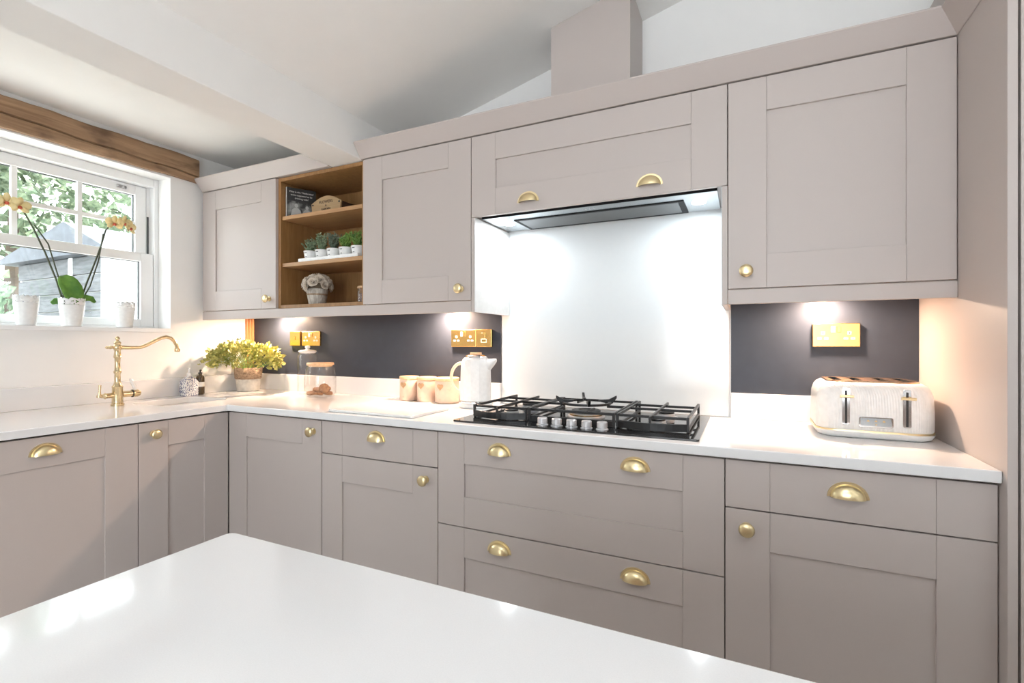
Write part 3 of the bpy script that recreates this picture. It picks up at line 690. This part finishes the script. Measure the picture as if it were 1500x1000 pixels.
MB().tube([(0, -.010, .276), (0, -.022, .276), (0, -.028, .276), (0, -.034, .276), (0, -.044, .276), (0, -.050, .276)], [.008, .006, .009, .006, .007, .002], 12).build('finial', 'tapb', t, smooth=60, local=True)
MB().tube([(0, -.018, .05), (0, -.045, .05), (0, -.050, .05), (0, -.056, .05), (0, -.066, .05)], [.013, .012, .015, .010, .009], 14).build('valve_body', 'tapb', t, smooth=50, local=True)
MB().tube([(0, -.072, .045), (0, -.072, .055)], .011, 14).tube([(0, -.072, .055), (0, -.071, .075), (0, -.070, .102)], [.007, .005, .006], 12).build('cold_lever', 'tapb', t, smooth=50, local=True)
MB().tube([(0, .018, .052), (0, .062, .052), (0, .0625, .052), (0, .085, .052), (0, .094, .052), (0, .100, .052)], [.015, .015, .018, .018, .013, .004], 16).build('mixer_body', 'tapb', t, smooth=50, local=True)
MB().tube([(0, .060, .052), (0, .0635, .052)], .0185, 16).build('seal', 'ink', t, smooth=50, local=True)
MB().tube([(.0, .074, .067), (.006, .068, .085), (.010, .056, .108), (.011, .050, .120), (.012, .047, .126)], [.006, .008, .0085, .007, .003], 12).build('mixer_lever', 'ceram', t, smooth=60, local=True)

# ================================================================ SOAP BOTTLES
t = thing('soap_bottle', 'white soap bottle with blue floral pattern on the worktop behind the sink', 'bottle', (.045, -.455, .9005))
MB().rings(loft([(0, .026, .040, .008), (.078, .026, .040, .008), (.092, .021, .033, .010), (.103, .013, .018, .008), (.109, .009, .011, .006)])).build('body', 'delft', t, smooth=35, local=True)
MB().lathe([(.011, .109), (.011, .125), (.006, .128), (.004, .150), (.008, .152), (.008, .156)], (0, 0, 0), 16).tube([(0, 0, .155), (.018, -.008, .154), (.028, -.012, .148)], .0035, 8).build('pump', 'whitep', t, smooth=50, local=True)
t = thing('soap_bottle', 'small dark brown bottle beside the patterned soap bottle', 'bottle', (.045, -.392, .9005))
MB().lathe([(.018, 0), (.0215, .003), (.0215, .095), (.018, .106), (.009, .112), (.009, .118)], (0, 0, 0), 24).build('body', mat('amber_glass', (.07, .045, .02), .15), t, smooth=40, local=True)
MB().lathe([(.0219, .045), (.0219, .072)], (0, 0, 0), 24, cap=False).build('label_band', 'paper', t, smooth=60, local=True)
MB().lathe([(.010, .1185), (.010, .126), (.004, .127), (.004, .140)], (0, 0, 0), 14).tube([(0, 0, .140), (.02, -.006, .139)], .003, 8).build('pump', 'ink', t, smooth=50, local=True)

# ================================================================ CORNER PLANT
t = thing('potted_plant', 'bushy yellow green plant in a wicker topped pot in the corner', 'plant', (.105, -.135, .9005))
MB().lathe([(.055, 0), (.062, .003), (.069, .070), (.069, .074)], (0, 0, 0), 28).build('pot', 'cement', t, smooth=50, local=True)
MB().lathe([(.0695, .0745), (.074, .078), (.079, .140), (.076, .143), (.071, .140), (.066, .11), (.005, .11)], (0, 0, 0), 28).build('basket_rim', 'wicker', t, smooth=50, local=True)
random.seed(11)
b = MB(); st = MB(); cnt = 0
while cnt < 560:
    a = random.uniform(0, 2*PI); e = math.acos(random.uniform(-.25, 1)); rr = random.uniform(.55, 1)**.5
    d = Vector((math.cos(a)*math.sin(e), math.sin(a)*math.sin(e), math.cos(e)))
    p = Vector((.045, -.045, .185))+Vector((d.x*.20, d.y*.20, d.z*.108+.0))*rr*(1.14 if random.random() < .12 else 1)
    gx, gy = p.x+.105, p.y-.135
    if gx < .035 or gy > -.035: continue
    # thin out the outer edge so that the silhouette is tufted
    if rr > .9 and (math.sin(a*7)+math.sin(a*3+1)) < -.2: continue
    cnt += 1
    for k in range(3):
        dd = (d+Vector((random.uniform(-.8, .8), random.uniform(-.8, .8), random.uniform(-.5, .9)))).normalized()
        q = p+Vector((random.uniform(-.01, .01),)*3); L = random.uniform(.018, .032)
        if (q+dd*L).x+.105 < -.0 or (q+dd*L).y-.135 > -.024: continue
        b.leaf(q, dd, L, L*.75)
    if cnt % 14 == 0: st.tube([(0, 0, .11), tuple(p*.6+Vector((0, 0, .06))), tuple(p)], .0015, 5)
b.build('foliage', 'leafy', t, local=True); st.build('stems', M['leafg'], t, local=True)

# ================================================================ OAK SHELF ITEMS
def rbase(name, label, cat, loc, rz=0, grp=None): return thing(name, label, cat, loc, grp, rz)
ang = math.atan2(.878, .479)
t = rbase('humour_book', 'small square book with black and white cover on the top oak shelf', 'book', (.656, -.312, 1.8735), ang)
MB().box(.001, .149, .001, .012, .001, .158).build('pages', 'paper', t, local=True)
MB().box(0, .150, -.0012, .0008, 0, .160).build('cover', mat('cover_black', (.025, .025, .027), .4), t, local=True)
MB().box(0, .150, .0122, .014, 0, .160).box(-.0015, 0, -.0012, .014, 0, .160).build('back_cover', 'paper', t, local=True)
for s, z, sz in (('Who is this \u2018Moderation\u2019', .139, .0125), ("we\u2019re supposed to be", .122, .0125), ('drinking with?', .105, .0125)):
    text('title_text', s, sz, 'paper', t, (.075, -.0016, z), (PI/2, 0, 0))
MB().box(.003, .147, -.0016, -.0010, .004, .090).build('cover_picture', 'photo', t, local=True)
fg = MB()
for cx_, s in ((.048, 1), (.103, .92)):
    fg.prism([(cx_+x*s, z*s+.004) for x, z in ((-.030, 0), (-.020, .040), (-.008, .050), (.008, .050), (.021, .038), (.030, 0))], -.0022, -.0016, 1)
    fg.prism([(cx_+.009*s*math.cos(2*PI*i/14), (.062+.011*math.sin(2*PI*i/14))*s+.004) for i in range(14)], -.0022, -.0016, 1)
fg.build('pictured_people', mat('grey_figures', (.45, .46, .45), .5), t, local=True)
# flower trug
t = rbase('wooden_trug', 'dark wooden box with arched pale front panel on the top oak shelf', 'box', (.888, -.262, 1.8735))
def arch(x0, x1, h0, h1, y0, y1, name, m):
    P = [(x0+.006, 0), (x1-.006, 0)]+[(x1-(x1-x0)*i/14, h0+(h1-h0)*math.sin(PI*i/14)) for i in range(15)]
    return MB().prism(P, y0, y1, 1).build(name, m, t, bev=.001, local=True)
f = arch(-.105, .105, .062, .096, 0, .010, 'front_panel', 'plaque'); arch(-.100, .100, .055, .088, .170, .180, 'back_panel', 'dwood')
MB().box(.088, .096, .0105, .1695, .002, .062).box(-.096, -.088, .0105, .1695, .002, .062).box(-.088, .088, .0105, .1695, .002, .010).build('box_body', 'dwood', t, local=True)
text('panel_text', 'FLOWERS', .022, 'dwood', f, (0, -.0006, .064), (PI/2, 0, 0)); text('panel_text', '&', .014, 'dwood', f, (0, -.0006, .045), (PI/2, 0, 0)); text('panel_text', 'GARDEN', .016, 'dwood', f, (0, -.0006, .026), (PI/2, 0, 0))
MB().lathe([(.0045, 0), (.0045, .003)], (-.093, 0, .055), 10, 'y').lathe([(.0045, 0), (.0045, .003)], (.093, 0, .055), 10, 'y').lathe([(.0045, 0), (.0045, .003)], (-.09, 0, .012), 10, 'y').build('nails', 'ink', f, local=True)
t = tag(MB().ball((0, 0, .034), (.045, .045, .034), 20, 12).build('pale_bowl', 'ashw', None, smooth=60, local=True), 'pale grey rounded ornament at the right of the top oak shelf', 'ornament'); t.location = (1.150, -.20, 1.8735)
# herb pots on a white tray
TX0, TX1 = .745, 1.150; ZS = 1.6225
t = rbase('tray', 'long white wooden tray under the herb pots on the middle shelf', 'tray', (.95, -.27, ZS))
b = MB().box(-.205, .205, -.045, .045, 0, .006).box(-.205, .205, -.045, -.039, .0061, .018).box(-.205, .205, .039, .045, .0061, .018).box(-.205, -.199, -.0385, .0385, .0061, .018).box(.199, .205, -.0385, .0385, .0061, .018)
b.build('tray_body', 'ceram', t, bev=.001, local=True)
HB = [('sage herb in a white pot, leftmost on the tray', 'leafs', 1), ('bright leafed herb in a white pot, second from left', 'leafs', 2), ('dark feathery herb in the middle white pot', 'leafd', 3), ('light green herb in a white pot, fourth from left', 'leafg', 4), ('green herb in a white pot, rightmost on the tray', 'leafg', 5)]
pot0 = None
for i, (lb, mt, sd) in enumerate(HB):
    x = .787+i*.0825
    t = rbase('potted_herb', lb, 'plant', (x, -.27, ZS+.0065), 0, 'herb pots on the tray')
    if pot0 is None:
        pot0 = MB().lathe([(.024, 0), (.027, .002), (.032, .030), (.0345, .048), (.036, .050), (.035, .054), (.031, .053), (.029, .044), (.002, .044)], (0, 0, 0), 24).build('pot', 'ceram', t, smooth=50, local=True)
        mk0 = MB().box(-.007, .007, -.0358, -.0335, .040, .044).box(-.004, .004, -.0335, -.031, .020, .023).build('pot_print', 'dsteel', t, local=True)
    else:
        for src in (pot0, mk0):
            q = src.copy(); C.objects.link(q); q.parent = t
    random.seed(sd); b = MB()
    for k in range(24):
        a = random.uniform(0, 2*PI); lean = random.uniform(0, .46); H = random.uniform(.045, .085)+(.012 if sd in (2, 3, 5) else 0)
        if sd == 1 and k < 2: a = PI; lean = .8
        p0 = Vector((.008*math.cos(a), .008*math.sin(a), .046)); d = Vector((math.sin(lean)*math.cos(a), math.sin(lean)*math.sin(a), math.cos(lean)))
        b.tube([tuple(p0), tuple(p0+d*H)], .0007, 4)
        for q in range(12):
            pp = p0+d*H*(.2+.8*q/12); aa = random.uniform(0, 2*PI)
            dd = d*.6+Vector((math.cos(aa), math.sin(aa), .2)); b.leaf(pp, dd, random.uniform(.011, .019), .009 if sd != 4 else .012)
    b.build('foliage', mt, t, local=True)
# white rose basket
t = rbase('flower_basket', 'whitewashed basket of cream paper roses on the bottom oak shelf', 'flowers', (.808, -.245, 1.3985))
MB().lathe([(.038, 0), (.043, .002), (.056, .082), (.054, .085), (.050, .080), (.002, .075)], (0, 0, 0), 28).build('basket', 'wwicker', t, smooth=50, local=True)
MB().lathe([(.0505, .050), (.053, .052), (.0535, .058), (.0515, .060)], (0, 0, 0), 28, cap=False).build('woven_band', 'wicker', t, local=True)
random.seed(5)
def rose(c, n, r):
    b = MB(); c = Vector(c); n = Vector(n).normalized(); a = n.orthogonal().normalized(); e = n.cross(a); K = 20
    for ring, (r0, r1, z0, z1, m_) in enumerate(((.05, .20, .10, .66, 3), (.14, .48, .05, .66, 4), (.2, .78, .0, .52, 5), (.25, 1.08, -.05, .26, 5))):
        rs = []
        for t_ in (0, .45, .8, 1):
            rr = r0+(r1-r0)*t_**.7; z = z0+(z1-z0)*t_; L = []
            for i in range(K):
                an = 2*PI*i/K+ring*.9; w_ = abs(math.sin(an*m_/2)); q = rr*(1-.16*(1-w_)*t_)
                p = c+(a*math.cos(an)+e*math.sin(an))*q*r+n*(z-(.12 if t_ == 1 else 0)*(1-w_))*r; L.append(tuple(p))
            rs.append(L)
        b.rings(rs, cap=False)
    return b
dirs = []
for i in range(18):
    ph = math.acos(1-1.18*(i+.5)/18); th = i*2.39996
    dirs.append((math.sin(ph)*math.cos(th), math.sin(ph)*math.sin(th), math.cos(ph)))
for d in dirs:
    c = (d[0]*.068, d[1]*.062, .100+d[2]*.052)
    rb = rose(c, (d[0]+.3*math.sin(i_:=len(bpy.data.objects)), d[1]+.3*math.cos(i_*1.7), d[2]), random.uniform(.025, .028)); ob = rb.build('rose', 'rose', t, smooth=70, local=True)
    ob.modifiers.new('s', 'SOLIDIFY').thickness = .0012
MB().ball((0, 0, .103), (.062, .056, .045), 18, 10).build('filler', mat('gap_shade_brown', (.12, .09, .06), .9), t, smooth=60, local=True)  # dark core colours in the shade of the gaps between roses
# potpourri jar
t = rbase('potpourri_jar', 'small clip top glass jar at the right of the bottom oak shelf', 'jar', (1.125, -.235, 1.3985))
MB().lathe([(.030, .0), (.035, .003), (.036, .055), (.030, .066), (.030, .074), (.028, .074), (.028, .066), (.033, .054), (.033, .006), (.002, .005)], (0, 0, 0), 28).build('body', 'thin', t, smooth=50, local=True)
MB().lathe([(.022, .006), (.0315, .008), (.0315, .045), (.025, .050)], (0, 0, 0), 20).build('potpourri', 'berry', t, smooth=50, local=True)
MB().lathe([(.031, .0745), (.034, .076), (.034, .084), (.030, .087)], (0, 0, 0), 24).build('lid', 'lidw', t, smooth=40, local=True)
MB().tube([(-.034, 0, .080), (-.040, -.002, .070), (-.038, -.002, .056), (-.034, 0, .060)], .0012, 6).tube([(.034, 0, .080), (.040, -.002, .070), (.038, -.002, .056)], .0012, 6).build('wire_clip', 'chrome', t, local=True)
t = rbase('fabric_posy', 'little pale fabric posy beside the clip top jar', 'ornament', (1.178, -.262, 1.3985))
MB().lathe([(.010, 0), (.016, .002), (.019, .030), (.012, .046)], (0, 0, 0), 18).build('bundle', 'ashw', t, smooth=50, local=True)
for i, d in enumerate(((-.4, -.3, 1), (.4, -.2, 1), (0, .3, 1))):
    ob = rose((d[0]*.014, d[1]*.014, .050), d, .015).build('blossom', 'rose', t, smooth=70, local=True)

# ================================================================ WINDOW SILL: POTS AND ORCHID
SX, SZ = -.055, WZ0+.0005
def potparts(t, k=1.0):
    MB().lathe([(.033*k, 0), (.036*k, .002), (.047*k, .100), (.0455*k, .103), (.042*k, .100), (.033*k, .01), (.002, .01)], (0, 0, 0), 32).build('pot', 'ceram', t, smooth=50, local=True)
    n = 48; rs = []
    for z, sc in ((.1035, 0), (.115, 0), (.130, 1)):
        rs.append([((.0465+.06*(z-.1))*k*math.cos(2*PI*i/n), (.0465+.06*(z-.1))*k*math.sin(2*PI*i/n), z+(.006*abs(math.sin(8*2*PI*i/n/2)) if sc else 0)) for i in range(n)])
    o = MB().rings(rs, cap=False).build('lace_rim', 'lace', t, smooth=60, local=True); o.modifiers.new('s', 'SOLIDIFY').thickness = .0018
def floor_soil(t): MB().lathe([(.039, .085), (.0405, .092), (.02, .096)], (0, 0, 0), 20).build('bark_chips', 'bark', t, smooth=50, local=True)
t = thing('plant_pot', 'white lace rimmed pot on the sill, left of the orchid', 'pot', (SX, -1.110, SZ), 'lace rimmed pots on the sill'); potparts(t, .92)
t = thing('plant_pot', 'white lace rimmed pot on the sill, right of the orchid', 'pot', (SX, -.722, SZ), 'lace rimmed pots on the sill'); potparts(t, .95)
t = thing('potted_orchid', 'yellow orchid with two tall stems in a white lace rimmed pot', 'plant', (SX, -.944, SZ)); potparts(t, 1.04); floor_soil(t)
# big leaf: curved, folded
def bigleaf(path, wd, name='leaf'):
    b = MB(); n = len(path); rs = []
    V = [Vector(p) for p in path]; vs = []; fs = []
    for i, p in enumerate(V):
        tn = (V[min(i+1, n-1)]-V[max(i-1, 0)]).normalized(); s = tn.cross(Vector((1, 0, 0))).normalized(); nn = s.cross(tn)
        w_ = wd*math.sin(PI*(i+.4)/(n-.2))**.7
        for k in (-1, -.5, 0, .5, 1): vs.append(tuple(p+s*w_*k+nn*(abs(k)*w_*.35)))
    for i in range(n-1):
        for k in range(4): fs.append((i*5+k, i*5+k+1, i*5+k+6, i*5+k+5))
    o = b.mesh(vs, fs).build(name, 'orl', t, smooth=80, local=True); o.modifiers.new('s', 'SOLIDIFY').thickness = .002
bigleaf([(.012, .004, .095), (.018, .002, .12), (.022, -.004, .15), (.022, -.014, .18), (.018, -.026, .207), (.013, -.034, .228), (.008, -.038, .24)], .042)
bigleaf([(0, .012, .10), (0, .03, .128), (.002, .055, .142), (.004, .075, .138), (.006, .090, .120)], .016)
bigleaf([(-.01, -.01, .10), (-.02, -.03, .118), (-.03, -.05, .12), (-.035, -.065, .108)], .016)
st1 = [(0, -.026, .085), (.0, -.060, .22), (0, -.10, .34), (0, -.140, .44), (.004, -.170, .500), (.01, -.192, .525), (.016, -.215, .535)]
st2 = [(0, .022, .085), (0, .060, .22), (0, .095, .33), (.002, .120, .42), (.006, .135, .49), (.010, .160, .53), (.016, .19, .545)]
for s in (st1, st2): MB().tube(s, [.0042, .004, .004, .0036, .0034, .003, .0025], 8).build('flower_stem', 'stem', t, smooth=60, local=True)
MB().tube([(.004, -.024, .085), (.004, -.045, .20), (.004, -.09, .38), (.002, -.139, .46)], .003, 6).build('support_cane', 'stem', t, local=True)
MB().tube([(.004, .018, .085), (.004, .070, .20), (.004, .105, .33), (.003, .126, .47)], .003, 6).build('support_cane', 'stem', t, local=True)
def flower(c, n, r=.04):
    b = MB(); c = Vector(c); n = Vector(n).normalized(); a = Vector((0, 0, 1))-n*n.z; a.normalize(); e = n.cross(a)
    for an, L, wd in ((0, 1, .62), (2.2, .95, .6), (-2.2, .95, .6), (1.25, 1.05, .95), (-1.25, 1.05, .95)):
        d = a*math.cos(an)+e*math.sin(an); s = n.cross(d); P = []
        pts_ = [(.05, .10), (.35, .42), (.65, .5), (.9, .3), (1.0, .02)]
        V = [c+d*r*L*x+s*r*wd*w_+n*r*.25*x*x for x, w_ in pts_]+[c+d*r*L*x-s*r*wd*w_+n*r*.25*x*x for x, w_ in pts_[::-1]]
        b.mesh([tuple(v) for v in V], [(0, 1, 8, 9), (1, 2, 7, 8), (2, 3, 6, 7), (3, 4, 5, 6)])
    f = b.build('flower', 'petal', t, smooth=70, local=True); f.modifiers.new('s', 'SOLIDIFY').thickness = .0008
    MB().ball(tuple(c+n*.007-a*.006), (.007, .008, .008), 10, 6).build('flower_centre', 'petalc', f, smooth=60, local=True)
for c, n in (((.025, -.238, .535), (1, -.3, .0)), ((.02, -.196, .528), (1, .1, -.1)), ((.01, -.285, .528), (1, -.5, 0)), ((.022, .165, .530), (1, -.2, -.1)), ((.028, .205, .538), (1, .3, 0)), ((.018, .235, .522), (.9, .6, 0))): flower(c, n)

# ================================================================ ISLAND
t = thing('kitchen_island', 'large island with glossy white quartz top in the foreground', 'island', (3.0, -2.3, 0))
MB().prism(rrect(.885, .68, .015, 5, 3.015, -2.318), .87, .90).build('island_worktop', 'quartz', t, bev=.003)
MB().box(2.17, 3.86, -2.95, -1.68, 0, .868).build('island_body', 'paint', t)

# ================================================================ GARDEN
g = struct(MB().box(-14, -.31, -10, 10, -.35, -.3).build('ground', 'bounce_ground'))
def tree(x, y, h, r, seed, m, label, n=3400, z0=-.3):
    random.seed(seed); t = thing('garden_tree', label, 'tree', (x, y, z0), 'trees beyond the window')
    MB().tube([(0, 0, 0), (.05, 0, h*.35), (-.03, .05, h*.7)], [.14, .10, .05], 8).build('trunk', 'bark', t, local=True)
    b = MB(); blobs = [(Vector((random.uniform(-.6, .6)*r, random.uniform(-.8, .8)*r, h*random.uniform(.28, .98))), r*random.uniform(.35, .6)) for _ in range(16)]
    for i in range(n):
        c, br = random.choice(blobs); d = Vector((random.gauss(0, 1), random.gauss(0, 1), random.gauss(0, 1))).normalized()
        p = c+d*br*random.uniform(.6, 1.05); b.leaf(p, d+Vector((random.uniform(-.8, .8), random.uniform(-.8, .8), random.uniform(-.9, .4))), random.uniform(.13, .23), .12)
    b.build('crown', m, t, local=True)
tree(-5.6, .7, 4.6, 1.4, 21, 'tree2', 'pale leafy tree seen through the upper right window panes')
tree(-8.0, 4.4, 3.8, 1.5, 22, 'tree', 'green tree behind the white garden wall')
tree(-5.6, -2.9, 3.6, 1.3, 23, 'tree2', 'leafy tree seen through the upper left window panes')
random.seed(9)
def shrub(x, y, h, r, seed, label):
    random.seed(seed); b = MB()
    for i in range(1600):
        d = Vector((random.gauss(0, 1), random.gauss(0, 1), random.gauss(0, 1))).normalized(); p = Vector((d.x*r, d.y*r, h*.5+d.z*h*.5))*1.0
        b.leaf(p*random.uniform(.9, 1.05), d+Vector((random.uniform(-.8, .8), random.uniform(-.8, .8), 0)), random.uniform(.06, .12), .06)
    b.ball((0, 0, h*.5), (r*.85, r*.85, h*.44), 12, 8)
    o = b.build('garden_shrub', 'tree', None, local=True); o.location = (x, y, -.3); return tag(o, label, 'shrub')
shrub(-2.6, -.55, 1.9, .45, 31, 'rounded green shrub outside behind the left sill pot')
# grey timber fence with posts
t = thing('garden_fence', 'weathered grey horizontal board fence outside the window', 'fence', (-4.0, -1.8, -.3))
b = MB()
for i in range(9): b.box(-4.02, -4.0, -3.6, .0, -.25+i*.20, -.25+i*.20+.185)
b.build('boards', 'fence', t)
for y in (-3.4, -2.4, -1.4, -.4): MB().box(-3.98, -3.90, y-.04, y+.04, -.3, 1.62).build('post', 'upvc', t)
# outbuilding: boarded flank, white front, slate roof
t = thing('garden_shed', 'low outbuilding with white front, grey boarded side and slate roof outside', 'shed', (-2.8, 1.3, -.3))
MB().box(-3.6, -2.0, .12, 2.6, -.3, 1.95).build('wall', 'white', t)
b = MB()
for i in range(14): b.box(-3.6, -2.08, .095, .119, -.28+i*.16, -.28+i*.16+.148)
b.build('cladding', 'fence', t)
MB().box(-2.08, -1.995, .09, .119, -.3, 1.95).box(-2.62, -2.56, .085, .094, -.3, 1.95).build('corner_board', 'upvc', t)
MB().prism([(-3.75, 1.955), (-1.88, 1.955), (-1.88, 2.0), (-2.5, 2.25), (-3.75, 2.0)], .0, 2.7, 1).build('roof', 'slate', t)
MB().box(-1.88, -1.86, .0, 2.7, 1.93, 2.01).build('fascia', 'upvc', t)
